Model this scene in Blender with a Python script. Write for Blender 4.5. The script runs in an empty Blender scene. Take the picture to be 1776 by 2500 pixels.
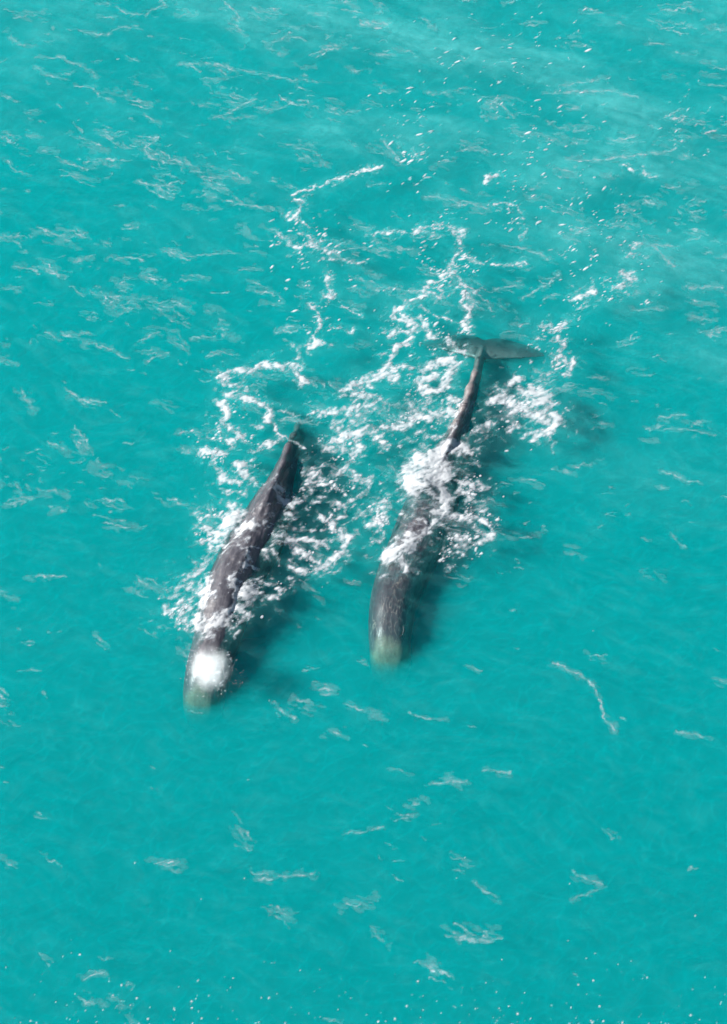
import bpy, bmesh, math, random
import numpy as np
from mathutils import Vector
from mathutils.bvhtree import BVHTree

random.seed(7)
rng = np.random.default_rng(7)
scene = bpy.context.scene
col = scene.collection

# ------------------------------------------------------------------ camera
DEP = math.radians(60.0)          # depression of the view from the helicopter
DIST = 78.0
FPX = 4805.0                      # focal length in photo pixels (photo 1776 x 2500)
cam_d = bpy.data.cameras.new('camera')
cam = bpy.data.objects.new('camera', cam_d)
col.objects.link(cam)
CAM = np.array([0.0, -DIST * math.cos(DEP), DIST * math.sin(DEP)])
cam.location = CAM
cam.rotation_euler = (math.pi / 2 - DEP, 0, 0)
cam_d.sensor_fit = 'HORIZONTAL'
cam_d.sensor_width = 36.0
cam_d.lens = 36.0 * FPX / 1776.0
cam_d.clip_end = 6000.0
scene.camera = cam

# ------------------------------------------------------------------ sky and sun
SUN_EL = math.radians(35.0)
SUN_AZ = math.radians(-94.0)      # compass style: 0 = +Y (top of the picture), negative = left
world = bpy.data.worlds.new('World')
scene.world = world
world.use_nodes = True
wn = world.node_tree.nodes
sky = wn.new('ShaderNodeTexSky')
sky.sky_type = 'NISHITA'
sky.sun_disc = False
sky.sun_elevation = SUN_EL
sky.sun_rotation = SUN_AZ
wn['Background'].inputs['Strength'].default_value = 0.05
world.node_tree.links.new(sky.outputs[0], wn['Background'].inputs['Color'])
sun_d = bpy.data.lights.new('sun', 'SUN')
sun_d.energy = 5.0
sun_d.angle = math.radians(0.53)
sun_d.color = (1.0, 0.96, 0.92)
sun = bpy.data.objects.new('sun', sun_d)
col.objects.link(sun)
sun_dir = Vector((math.sin(SUN_AZ) * math.cos(SUN_EL), math.cos(SUN_AZ) * math.cos(SUN_EL), math.sin(SUN_EL)))
sun.rotation_euler = sun_dir.to_track_quat('Z', 'Y').to_euler()
sun.location = sun_dir * 60

scene.view_settings.view_transform = 'Standard'
scene.view_settings.look = 'None'
scene.view_settings.exposure = 1.63
scene.view_settings.gamma = 1.0
scene.render.engine = 'CYCLES'
cy = scene.cycles
cy.max_bounces = 10
cy.diffuse_bounces = 4
cy.glossy_bounces = 3
cy.transmission_bounces = 4
cy.volume_bounces = 6
cy.transparent_max_bounces = 24
cy.caustics_reflective = False
cy.caustics_refractive = False
cy.sample_clamp_indirect = 6.0
cy.use_adaptive_sampling = True
cy.adaptive_threshold = 0.05
cy.adaptive_min_samples = 16
cy.use_denoising = True
try:
    cy.denoiser = 'OPENIMAGEDENOISE'
except Exception:
    pass


# ------------------------------------------------------------------ helpers
def ground(px, py, z=0.0):
    """photo pixel -> world point on the level z (the real water plane)"""
    px = np.asarray(px, float); py = np.asarray(py, float)
    u = (px - 888.0) / FPX
    v = (1250.0 - py) / FPX
    dx = u
    dy = math.cos(DEP) + v * math.sin(DEP)
    dz = -math.sin(DEP) + v * math.cos(DEP)
    k = (z - CAM[2]) / dz
    return CAM[0] + k * dx, CAM[1] + k * dy


_perm = np.random.default_rng(3).integers(0, 1 << 30, 4096)


def _hash(ix, iy, seed):
    h = (ix * 73856093) ^ (iy * 19349663) ^ (seed * 83492791)
    h = h & 0x7fffffff
    return _perm[(h ^ (h >> 13)) & 4095]


def perlin(x, y, seed=0):
    ix = np.floor(x).astype(np.int64); iy = np.floor(y).astype(np.int64)
    fx = x - ix; fy = y - iy
    u = fx * fx * fx * (fx * (fx * 6 - 15) + 10)
    v = fy * fy * fy * (fy * (fy * 6 - 15) + 10)

    def g(ax, ay, dx, dy):
        a = (_hash(ax, ay, seed) & 1023) * (2 * math.pi / 1024)
        return np.cos(a) * dx + np.sin(a) * dy
    n00 = g(ix, iy, fx, fy); n10 = g(ix + 1, iy, fx - 1, fy)
    n01 = g(ix, iy + 1, fx, fy - 1); n11 = g(ix + 1, iy + 1, fx - 1, fy - 1)
    return ((n00 * (1 - u) + n10 * u) * (1 - v) + (n01 * (1 - u) + n11 * u) * v) * 1.5


def fbm(x, y, seed=0, octs=4, gain=0.5):
    s = 0; a = 1.0; t = 0
    for k in range(octs):
        s = s + a * perlin(x, y, seed + 17 * k); t += a
        x = x * 2.03 + 5.1; y = y * 2.03 - 3.7; a *= gain
    return s / t


def sstep(a, b, x):
    t = np.clip((x - a) / (b - a), 0, 1)
    return t * t * (3 - 2 * t)


def new_mesh(name, co, quads, tris=None):
    me = bpy.data.meshes.new(name)
    co = np.ascontiguousarray(co, np.float32)
    nq = len(quads); nt = 0 if tris is None else len(tris)
    me.vertices.add(len(co)); me.vertices.foreach_set('co', co.ravel())
    idx = np.asarray(quads, np.int32).ravel()
    if nt:
        idx = np.concatenate([idx, np.asarray(tris, np.int32).ravel()])
    me.loops.add(len(idx)); me.loops.foreach_set('vertex_index', idx)
    me.polygons.add(nq + nt)
    st = np.concatenate([np.arange(nq) * 4, nq * 4 + np.arange(nt) * 3]).astype(np.int32)
    me.polygons.foreach_set('loop_start', st)
    me.update(calc_edges=True)
    me.validate()
    me.polygons.foreach_set('use_smooth', np.ones(len(me.polygons), bool))
    return me


def link(name, me, mat, parent=None):
    o = bpy.data.objects.new(name, me)
    if mat is not None:
        me.materials.append(mat)
    col.objects.link(o)
    o.parent = parent
    return o


def tag(o, label=None, cat=None, group=None, kind=None):
    if label: o['label'] = label
    if cat: o['category'] = cat
    if group: o['group'] = group
    if kind: o['kind'] = kind
    return o


class NT:
    def __init__(self, name):
        self.m = bpy.data.materials.new(name)
        self.m.use_nodes = True
        self.t = self.m.node_tree
        self.t.nodes.clear()
        self.out = self.t.nodes.new('ShaderNodeOutputMaterial')

    def n(self, kind, **kw):
        nd = self.t.nodes.new(kind)
        for k, v in kw.items():
            if k.startswith('i_'):
                key = k[2:]
                key = int(key) if key.isdigit() else key.replace('_', ' ')
                s = nd.inputs[key]
                if isinstance(v, bpy.types.NodeSocket):
                    self.t.links.new(v, s)
                else:
                    s.default_value = v
            else:
                setattr(nd, k, v)
        return nd

    def math(self, op, a, b=0.0, c=0.0):
        return self.n('ShaderNodeMath', operation=op, i_0=a, i_1=b, i_2=c).outputs[0]

    def link(self, a, b):
        self.t.links.new(a, b)


# ------------------------------------------------------------------ water surface shape
waves = []
wr = np.random.default_rng(11)
for k in range(46):
    L = 0.75 * (7.0 / 0.75) ** (wr.random() ** 1.15)
    th = math.radians(-105 + wr.normal(0, 30))       # travel towards the lower left of the picture
    amp = 0.0042 * L ** 0.95 * (0.6 + 0.8 * wr.random())
    waves.append((2 * math.pi / L * math.cos(th), 2 * math.pi / L * math.sin(th), amp, wr.random() * 6.283))
BUMPS = []                          # (x, y, radius along, radius across, angle, height) pushed-up water round the whales


def water_z(x, y):
    fall = 1.0 / (1.0 + (np.hypot(x, y) / 90.0) ** 4)
    z = 0
    for kx, ky, a, p in waves:
        z = z + a * np.sin(kx * x + ky * y + p)
    # small ripples, crests lying roughly left to right
    u = x * 0.96 + y * 0.28; v = -x * 0.28 + y * 0.96
    wu = u + 0.35 * perlin(u * 0.7, v * 0.7, 201); wv = v + 0.35 * perlin(u * 0.7 + 9, v * 0.7, 202)
    z = z + 0.065 * fbm(wu * 0.9, wv * 1.9, 203, 4, 0.6) - 0.035 * np.abs(perlin(wu * 1.1, wv * 2.0, 209))
    z = z * fall
    for bx, by, ra, rb, an, h in BUMPS:
        dx = x - bx; dy = y - by
        u = (dx * math.cos(an) + dy * math.sin(an)) / ra
        v = (-dx * math.sin(an) + dy * math.cos(an)) / rb
        z = z + h * np.exp(-(u * u + v * v))
    return z


def focus_tint(x, y):
    """surface tint painting in refracted light: brighter in thin wandering lines along ripple crests"""
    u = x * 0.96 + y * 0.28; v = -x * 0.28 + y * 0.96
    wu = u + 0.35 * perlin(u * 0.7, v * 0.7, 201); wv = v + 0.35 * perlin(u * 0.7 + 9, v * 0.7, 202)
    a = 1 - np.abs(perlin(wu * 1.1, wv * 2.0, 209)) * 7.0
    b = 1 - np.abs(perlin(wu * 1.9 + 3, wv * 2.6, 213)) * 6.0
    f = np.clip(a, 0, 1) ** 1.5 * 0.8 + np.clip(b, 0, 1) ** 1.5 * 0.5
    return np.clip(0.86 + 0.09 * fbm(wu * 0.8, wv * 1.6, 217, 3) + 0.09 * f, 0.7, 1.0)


def bump_px(px, py, ra, rb, ang, h):
    x, y = ground(px, py)
    BUMPS.append((float(x), float(y), ra, rb, math.radians(ang), h))


bump_px(700, 1285, 1.0, 0.45, 70, 0.22)
bump_px(655, 1350, 0.7, 0.4, 20, 0.20)
bump_px(600, 1440, 0.8, 0.4, 65, 0.22)
bump_px(560, 1300, 0.9, 0.35, 65, 0.14)
bump_px(510, 1440, 1.4, 0.4, 75, 0.12)
bump_px(520, 1530, 0.6, 0.4, 20, 0.15)
bump_px(1030, 1190, 1.6, 0.8, 70, 0.25)
bump_px(985, 1345, 0.6, 0.4, 40, 0.18)


# ------------------------------------------------------------------ materials
def mat_water():
    T = NT('sea_water')
    lw = T.n('ShaderNodeLayerWeight', i_Blend=0.5)
    p5 = T.math('POWER', lw.outputs['Facing'], 5.0)
    fr = T.math('MULTIPLY_ADD', p5, 0.98, 0.02)
    gl = T.n('ShaderNodeBsdfGlossy', i_Roughness=0.08)
    fo = T.n('ShaderNodeAttribute', attribute_name='focus_tint')
    tr = T.n('ShaderNodeBsdfTransparent', i_Color=fo.outputs['Color'])  # rippled light put into the transmission colour
    # thin film of fine bubbles left by the wind, carried as a point attribute
    at = T.n('ShaderNodeAttribute', attribute_name='film')
    df = T.n('ShaderNodeBsdfDiffuse', i_Color=(0.085, 0.36, 0.355, 1))
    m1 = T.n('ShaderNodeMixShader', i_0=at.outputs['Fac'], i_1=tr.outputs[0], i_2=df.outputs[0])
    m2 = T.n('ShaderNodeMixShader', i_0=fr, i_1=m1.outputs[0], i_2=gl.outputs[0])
    T.link(m2.outputs[0], T.out.inputs['Surface'])
    sc = T.n('ShaderNodeVolumeScatter', i_Color=(0.01, 0.98, 1.0, 1), i_Density=0.03)
    ab = T.n('ShaderNodeVolumeAbsorption', i_Color=(0.0, 0.88, 0.885, 1), i_Density=0.30)
    ad = T.n('ShaderNodeAddShader', i_0=sc.outputs[0], i_1=ab.outputs[0])
    T.link(ad.outputs[0], T.out.inputs['Volume'])
    return T.m


def mat_foam():
    T = NT('foam')
    geo = T.n('ShaderNodeNewGeometry')
    at = T.n('ShaderNodeAttribute', attribute_name='cover')
    nz = T.n('ShaderNodeTexNoise', i_Vector=geo.outputs['Position'], i_Scale=9.0, i_Detail=5.0, i_Roughness=0.65)
    bump = T.n('ShaderNodeBump', i_Strength=0.5, i_Distance=0.02, i_Height=nz.outputs[0])
    k = T.math('MULTIPLY_ADD', nz.outputs[0], 0.5, 0.75)
    a = T.math('MULTIPLY', at.outputs['Fac'], k)
    a = T.n('ShaderNodeClamp', i_Value=a).outputs[0]
    fc = T.n('ShaderNodeMix', data_type='RGBA')
    th = T.n('ShaderNodeMapRange', i_Value=at.outputs['Fac']); th.inputs[1].default_value = 0.5; th.inputs[2].default_value = 0.97
    T.link(th.outputs[0], fc.inputs[0]); fc.inputs[6].default_value = (0.40, 0.43, 0.46, 1); fc.inputs[7].default_value = (0.56, 0.58, 0.59, 1)
    df = T.n('ShaderNodeBsdfDiffuse', i_Normal=bump.outputs[0])
    T.link(fc.outputs[2], df.inputs['Color'])
    tl = T.n('ShaderNodeBsdfTranslucent', i_Color=(0.34, 0.37, 0.375, 1))
    mx = T.n('ShaderNodeMixShader', i_0=0.42, i_1=df.outputs[0], i_2=tl.outputs[0])
    tr = T.n('ShaderNodeBsdfTransparent')
    m = T.n('ShaderNodeMixShader', i_0=a, i_1=tr.outputs[0], i_2=mx.outputs[0])
    T.link(m.outputs[0], T.out.inputs['Surface'])
    return T.m


def mat_skin(seed, fluke_s):
    T = NT('whale_skin')
    at = T.n('ShaderNodeAttribute', attribute_name='body')
    off = T.n('ShaderNodeVectorMath', operation='ADD', i_0=at.outputs['Vector'], i_1=(seed * 3.7, seed * 1.3, 0))
    big = T.n('ShaderNodeTexNoise', i_Vector=off.outputs[0], i_Scale=0.9, i_Detail=6.0, i_Roughness=0.6)
    st = T.n('ShaderNodeMapping', i_Vector=off.outputs[0], i_Scale=(0.9, 1.9, 1.5))
    fine = T.n('ShaderNodeTexNoise', i_Vector=st.outputs[0], i_Scale=2.2, i_Detail=7.0, i_Roughness=0.62)
    mixf = T.math('MULTIPLY_ADD', fine.outputs[0], 0.55, T.math('MULTIPLY', big.outputs[0], 0.45))
    cr = T.n('ShaderNodeValToRGB', i_Fac=mixf)
    e = cr.color_ramp.elements
    e[0].position = 0.34; e[0].color = (0.020, 0.020, 0.026, 1)
    e[1].position = 0.68; e[1].color = (0.058, 0.056, 0.064, 1)
    # pale scars, on the right whale also painting in caustic light lines
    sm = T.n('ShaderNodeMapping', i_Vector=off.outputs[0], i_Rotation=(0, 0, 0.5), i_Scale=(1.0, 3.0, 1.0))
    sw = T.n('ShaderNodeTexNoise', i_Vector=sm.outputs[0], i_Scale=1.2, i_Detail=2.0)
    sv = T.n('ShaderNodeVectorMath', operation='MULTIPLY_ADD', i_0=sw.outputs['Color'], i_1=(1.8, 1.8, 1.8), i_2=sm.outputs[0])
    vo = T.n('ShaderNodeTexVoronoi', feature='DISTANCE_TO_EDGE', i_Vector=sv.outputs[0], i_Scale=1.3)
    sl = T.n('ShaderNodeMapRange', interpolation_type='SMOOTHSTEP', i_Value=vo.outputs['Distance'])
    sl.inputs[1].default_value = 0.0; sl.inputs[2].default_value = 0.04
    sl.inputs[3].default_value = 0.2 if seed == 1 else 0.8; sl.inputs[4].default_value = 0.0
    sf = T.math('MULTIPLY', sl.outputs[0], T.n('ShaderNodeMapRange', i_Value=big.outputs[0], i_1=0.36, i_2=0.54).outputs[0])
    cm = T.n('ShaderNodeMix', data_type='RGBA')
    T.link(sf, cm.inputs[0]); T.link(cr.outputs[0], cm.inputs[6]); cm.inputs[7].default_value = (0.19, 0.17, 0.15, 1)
    hb = T.n('ShaderNodeTexNoise', i_Vector=st.outputs[0], i_Scale=1.5, i_Detail=5.0, i_Roughness=0.55)
    bump = T.n('ShaderNodeBump', i_Strength=0.7, i_Distance=0.07, i_Height=hb.outputs[0])
    # pale blotched skin round the end of the snout
    sep = T.n('ShaderNodeSeparateXYZ', i_Vector=at.outputs['Vector'])
    edge = T.math('ADD', sep.outputs[0], T.math('MULTIPLY_ADD', big.outputs[0], 1.6, -0.80))
    pal = T.n('ShaderNodeMapRange', interpolation_type='SMOOTHSTEP', i_Value=edge)
    pal.inputs[1].default_value = 0.70 if seed == 2 else 0.6; pal.inputs[2].default_value = 1.2
    pal.inputs[3].default_value = 0.9 if seed == 2 else 0.75; pal.inputs[4].default_value = 0.0
    c2 = T.n('ShaderNodeMix', data_type='RGBA')
    T.link(pal.outputs[0], c2.inputs[0]); T.link(cm.outputs[2], c2.inputs[6]); c2.inputs[7].default_value = (0.16, 0.16, 0.12, 1)
    tk = T.n('ShaderNodeMapRange', interpolation_type='SMOOTHSTEP', i_Value=T.math('ADD', sep.outputs[0], T.math('MULTIPLY', big.outputs[0], 1.5)))  # tail stock painted paler, standing in for sunlight grazing it
    tk.inputs[1].default_value = fluke_s - 5.0; tk.inputs[2].default_value = fluke_s - 2.0
    tk.inputs[3].default_value = 0.0; tk.inputs[4].default_value = 0.65
    c4 = T.n('ShaderNodeMix', data_type='RGBA')
    T.link(tk.outputs[0], c4.inputs[0]); T.link(c2.outputs[2], c4.inputs[6]); c4.inputs[7].default_value = (0.15, 0.132, 0.125, 1)
    fk = T.n('ShaderNodeMapRange', interpolation_type='SMOOTHSTEP', i_Value=sep.outputs[0])  # dark grey flukes, darkened further in colour for the shade they lie in
    fk.inputs[1].default_value = fluke_s - 0.3; fk.inputs[2].default_value = fluke_s + 0.5
    fk.inputs[3].default_value = 0.0; fk.inputs[4].default_value = 0.8
    c3 = T.n('ShaderNodeMix', data_type='RGBA')
    T.link(fk.outputs[0], c3.inputs[0]); T.link(c4.outputs[2], c3.inputs[6]); c3.inputs[7].default_value = (0.016, 0.016, 0.020, 1)
    bs = T.n('ShaderNodeBsdfPrincipled', i_Roughness=0.42, i_Normal=bump.outputs[0])
    T.link(c3.outputs[2], bs.inputs['Base Color'])
    bs.inputs['Specular IOR Level'].default_value = 0.42
    T.link(bs.outputs[0], T.out.inputs['Surface'])
    return T.m


def mat_simple(name, c, rough=0.5):
    T = NT(name)
    geo = T.n('ShaderNodeNewGeometry')
    nz = T.n('ShaderNodeTexNoise', i_Vector=geo.outputs['Position'], i_Scale=8.0, i_Detail=3.0)
    cr = T.n('ShaderNodeValToRGB', i_Fac=nz.outputs[0])
    cr.color_ramp.elements[0].color = (c[0] * .7, c[1] * .7, c[2] * .7, 1)
    cr.color_ramp.elements[1].color = (c[0] * 1.2, c[1] * 1.2, c[2] * 1.2, 1)
    bs = T.n('ShaderNodeBsdfPrincipled', i_Roughness=rough)
    T.link(cr.outputs[0], bs.inputs['Base Color'])
    T.link(bs.outputs[0], T.out.inputs['Surface'])
    return T.m


# ------------------------------------------------------------------ the sea: one closed body of water
def axis(lo, hi, step, far):
    a = list(np.arange(lo, hi + 1e-6, step))
    s = step
    left, right = [], []
    x = lo
    while x > -far:
        s *= 1.35; x -= s; left.append(x)
    s = step; x = hi
    while x < far:
        s *= 1.35; x += s; right.append(x)
    return np.array(left[::-1] + a + right)


def build_sea():
    xs = axis(-22, 22, 0.065, 2500); ys = axis(-25, 35, 0.065, 2500)
    nx, ny = len(xs), len(ys)
    X, Y = np.meshgrid(xs, ys)
    Z = water_z(X, Y)
    top = np.stack([X, Y, Z], -1).reshape(-1, 3)
    idx = np.arange(nx * ny).reshape(ny, nx)
    q = np.stack([idx[:-1, :-1], idx[:-1, 1:], idx[1:, 1:], idx[1:, :-1]], -1).reshape(-1, 4)
    # rim down to the bottom
    rim = np.concatenate([idx[0, :], idx[1:, -1], idx[-1, -2::-1], idx[-2:0:-1, 0]])
    bot = top[rim].copy(); bot[:, 2] = -60.0
    b0 = len(top)
    n = len(rim)
    j = np.arange(n); k = (j + 1) % n
    side = np.stack([rim[j], b0 + j, b0 + k, rim[k]], -1)
    c = b0 + n
    co = np.vstack([top, bot, [[0, 0, -60.0]]])
    tri = np.stack([b0 + k, b0 + j, np.full(n, c)], -1)
    me = new_mesh('sea', co, np.vstack([q, side]), tri)
    # thin milky film, mostly in the upper right
    film = np.zeros(len(co), np.float32)
    u, v = X, Y
    # streaky: stretched along the wind, softened by warping
    p = u * 0.93 - v * 0.36; q2 = u * 0.36 + v * 0.93
    pw = p + 1.6 * fbm(p * 0.12, q2 * 0.16, 95, 2); qw = q2 + 1.6 * fbm(p * 0.12 + 7, q2 * 0.16, 96, 2)
    band = fbm(pw * 0.10, qw * 0.27, 91, 5, 0.55) * 0.5 + 0.5
    wgt = 0.02 + 0.98 * sstep(3, 24, v + u * 0.7)
    f = sstep(0.40, 0.78, band) * wgt * 0.30 + 0.04 * sstep(6, 26, v + 0.5 * u)
    f = f * (0.75 + 0.5 * fbm(p * 0.9, q2 * 3.0, 97, 3))
    mot = fbm(pw * 0.5, qw * 1.5, 98, 5, 0.62)
    f = f + 0.05 * sstep(0.0, 0.45, mot) * (0.45 + 0.55 * sstep(-14, 12, v)) + 0.02 * sstep(0.05, 0.4, fbm(pw * 1.6, qw * 7.0, 99, 3, 0.6))
    f = np.clip(f, 0, 1) * (np.hypot(u, v) < 200)
    film[:nx * ny] = f.ravel()
    a = me.attributes.new('film', 'FLOAT', 'POINT'); a.data.foreach_set('value', film)
    foc = np.full(len(co), 0.8, np.float32); foc[:nx * ny] = np.where(np.hypot(X, Y) < 60, focus_tint(X, Y), 0.8).ravel()
    a = me.attributes.new('focus_tint', 'FLOAT', 'POINT'); a.data.foreach_set('value', foc)
    o = link('sea', me, mat_water())
    tag(o, 'open turquoise sea water with small ripples', 'water', kind='structure')
    return o


# ------------------------------------------------------------------ whales
def hermite(t, ts, vs):
    """monotone-ish cubic through the stations"""
    ts = np.asarray(ts, float); vs = np.asarray(vs, float)
    m = np.gradient(vs, ts)
    i = np.clip(np.searchsorted(ts, t) - 1, 0, len(ts) - 2)
    h = ts[i + 1] - ts[i]; s = (t - ts[i]) / h
    return ((2 * s**3 - 3 * s**2 + 1) * vs[i] + (s**3 - 2 * s**2 + s) * h * m[i]
            + (-2 * s**3 + 3 * s**2) * vs[i + 1] + (s**3 - s**2) * h * m[i + 1])


def foil(sections):
    """closed lens-shaped blade: sections of (leading point, trailing point, up vector, thickness)"""
    co, q = [], []
    M = 12
    for le, te, up, th in sections:
        le = Vector(le); te = Vector(te); up = Vector(up)
        for k in range(M):
            a = 2 * math.pi * k / M
            f = 0.5 - 0.5 * math.cos(a)
            prof = math.sin(a) * (1.0 - 0.55 * f)
            co.append(le.lerp(te, f) + up * (prof * th * 0.6))
    n = len(sections)
    for i in range(n - 1):
        for k in range(M):
            a = i * M + k; b = i * M + (k + 1) % M
            q.append((a, b, b + M, a + M))
    return co, q, [list(range(M))[::-1], [(n - 1) * M + k for k in range(M)]]


def build_whale(stations, fl, seed, label, blow_uv):
    """stations: (px, py, half width, top z, body height, ridge, roundness)"""
    S = np.array(stations, float)
    S[:, 4] *= 1.2
    gx, gy = ground(S[:, 0], S[:, 1], S[:, 3] * 0.8)
    d = np.concatenate([[0], np.cumsum(np.hypot(np.diff(gx), np.diff(gy)))])
    N = 110
    t = d[-1] * np.linspace(0, 1, N) ** 1.25
    cx = hermite(t, d, gx); cyy = hermite(t, d, gy)
    hw = np.interp(t, d, S[:, 2]); zt = hermite(t, d, S[:, 3]); H = np.interp(t, d, S[:, 4])
    rd = np.interp(t, d, S[:, 5]); ro = np.interp(t, d, S[:, 6])
    ker = np.array([1, 2, 3, 2, 1]) / 9.0

    def smooth(a):
        p = np.pad(a, 2, mode='edge')
        b = np.convolve(p, ker, 'valid'); b[0] = a[0]; b[-1] = a[-1]
        return b
    hw, H, rd, ro = map(smooth, (hw, H, rd, ro))
    zc = zt - H / 2
    nose = np.sqrt(np.clip(1 - (1 - np.clip(t / 0.85, 0, 1)) ** 2, 0.03, 1))
    hw = hw * nose; H = H * nose
    tx = np.gradient(cx, t); ty = np.gradient(cyy, t)
    L = np.hypot(tx, ty); tx /= L; ty /= L
    bm = bmesh.new()
    M = 40
    rings = []
    for i in range(N):
        n = Vector((-ty[i], tx[i], 0))          # whale's own right hand when looking from head to tail
        ring = []
        for k in range(M):
            a = 2 * math.pi * k / M
            c, s = math.cos(a), math.sin(a)
            p = 2.0 / ro[i]
            X = math.copysign(abs(c) ** p, c) * hw[i]
            Zr = math.copysign(abs(s) ** p, s)
            X *= 1 - rd[i] * max(0, Zr) ** 1.1
            ring.append(bm.verts.new(Vector((cx[i], cyy[i], zc[i] + Zr * H[i] / 2)) + n * X))
        rings.append(ring)
    for i in range(N - 1):
        for k in range(M):
            bm.faces.new((rings[i][k], rings[i][(k + 1) % M], rings[i + 1][(k + 1) % M], rings[i + 1][k]))
    bm.faces.new(rings[0][::-1]); bm.faces.new(rings[-1])

    def add(co, q, caps):
        vs = [bm.verts.new(c) for c in co]
        for f in q + caps:
            bm.faces.new([vs[j] for j in f])
    # tail flukes
    T3 = Vector((tx[-1], ty[-1], 0)); N3 = Vector((-ty[-1], tx[-1], 0))
    slope = fl['slope']
    back = (T3 + Vector((0, 0, slope))).normalized(); up = N3.cross(back) if N3.cross(back).z > 0 else back.cross(N3)
    base = Vector((cx[-1], cyy[-1], zc[-1]))
    for sd in (-1, 1):
        secs = []
        for u in np.linspace(-0.04, 1, 15):
            w = fl['span'] / 2 * u
            uu = max(u, 0)
            le = -0.75 + fl['sweep'] * uu ** 1.25
            ch = (1.45 * (1 - uu) ** 0.62 + 0.10) * (1 + 0.12 * math.sin(uu * 3.1))
            notch = -0.22 * math.exp(-(uu / 0.10) ** 2)
            dz = fl['lift'][0 if sd < 0 else 1] * uu ** 1.6
            P = base + N3 * (sd * w) + Vector((0, 0, dz))
            secs.append((P + back * le, P + back * (le + ch + notch), up, 0.30 * (1 - uu) ** 0.8 + 0.05))
        add(*foil(secs))
    # flippers
    fi = int(N * 0.27)
    T3 = Vector((tx[fi], ty[fi], 0)); N3 = Vector((-ty[fi], tx[fi], 0))
    for sd in (-1, 1):
        secs = []
        for u in np.linspace(-0.15, 1, 9):
            uu = max(u, 0)
            P = Vector((cx[fi], cyy[fi], zc[fi] - 0.35 - 0.55 * uu)) + N3 * (sd * (hw[fi] * 0.85 + 1.0 * u)) + T3 * (0.9 * uu)
            ch = 0.75 * (1 - 0.45 * uu ** 2)
            secs.append((P - T3 * ch * 0.5, P + T3 * ch * 0.5, N3 * (sd * 0.5) + Vector((0, 0, 0.8)), 0.16 * (1 - 0.5 * uu)))
        add(*foil(secs))
    bmesh.ops.recalc_face_normals(bm, faces=bm.faces)
    raw = bpy.data.meshes.new('raw'); bm.to_mesh(raw); bm.free()
    tmp = bpy.data.objects.new('raw', raw); col.objects.link(tmp)
    rm = tmp.modifiers.new('r', 'REMESH'); rm.mode = 'VOXEL'; rm.voxel_size = 0.05
    sm = tmp.modifiers.new('s', 'SMOOTH'); sm.factor = 0.5; sm.iterations = 14
    dg = bpy.context.evaluated_depsgraph_get(); dg.update()
    me = bpy.data.meshes.new_from_object(tmp.evaluated_get(dg))
    bpy.data.objects.remove(tmp); bpy.data.meshes.remove(raw)
    me.name = 'body'
    co = np.empty(len(me.vertices) * 3, np.float32); me.vertices.foreach_get('co', co); co = co.reshape(-1, 3)
    no = np.empty_like(co).ravel(); me.vertices.foreach_get('normal', no); no = no.reshape(-1, 3)
    # body coordinates: metres from the snout, metres to the side, height under the back
    dd = (co[:, None, 0] - cx[None]) ** 2 + (co[:, None, 1] - cyy[None]) ** 2
    j = dd.argmin(1)
    s = t[j]; lat = (co[:, 0] - cx[j]) * -ty[j] + (co[:, 1] - cyy[j]) * tx[j]; hz = co[:, 2] - zt[j]
    s = s + (co[:, 0] - cx[j]) * tx[j] + (co[:, 1] - cyy[j]) * ty[j]
    # lengthwise corrugations of the skin behind the head, knuckles along the tail ridge
    arc = lat - hz * np.sign(lat) * 0.8
    w = sstep(0.26, 0.40, s / d[-1]) * (1 - sstep(0.82, 0.95, s / d[-1]))
    wr_ = fbm(s * 0.9 + seed * 9.1, arc * 2.4, 5 + seed, 3)
    kn = np.exp(-(lat / 0.22) ** 2) * sstep(0.60, 0.66, s / d[-1]) * (1 - sstep(0.86, 0.92, s / d[-1])) * (np.sin(s * 6.5) * 0.5 + 0.5)
    disp = 0.05 * w * wr_ + 0.03 * w * fbm(s * 3.0, arc * 4.0, 61 + seed, 2) + 0.10 * kn * (hz > -0.4) + 0.07 * np.exp(-(lat / 0.11) ** 2) * sstep(0.45, 0.6, s / d[-1]) * (1 - sstep(0.88, 0.96, s / d[-1])) * (hz > -0.3) + 0.02 * fbm(s * 1.7, arc * 1.7, 44 + seed, 3)
    co += no * disp[:, None].astype(np.float32)
    me.vertices.foreach_set('co', co.ravel())
    at = me.attributes.new('body', 'FLOAT_VECTOR', 'POINT')
    at.data.foreach_set('vector', np.stack([s, lat, hz], -1).astype(np.float32).ravel())
    me.polygons.foreach_set('use_smooth', np.ones(len(me.polygons), bool))
    me.update()
    root = bpy.data.objects.new('sperm_whale', None); col.objects.link(root)
    tag(root, label, 'whale', 'sperm whales swimming side by side')
    root.location = (float(cx[N // 2]), float(cyy[N // 2]), float(zc[N // 2]))
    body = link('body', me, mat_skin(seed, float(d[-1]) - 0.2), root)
    body.location = -root.location
    bvh = BVHTree.FromPolygons([Vector(c) for c in co], [tuple(p.vertices) for p in me.polygons])
    # blowhole: a curved slit with raised lips at the left front of the head
    pts = []
    for (ppx, ppy) in blow_uv:
        x, y = ground(ppx, ppy, -0.3)
        hit = bvh.ray_cast(Vector((float(x), float(y), 20)), Vector((0, 0, -1)))
        if hit[0] is not None:
            pts.append(hit[0])
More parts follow.
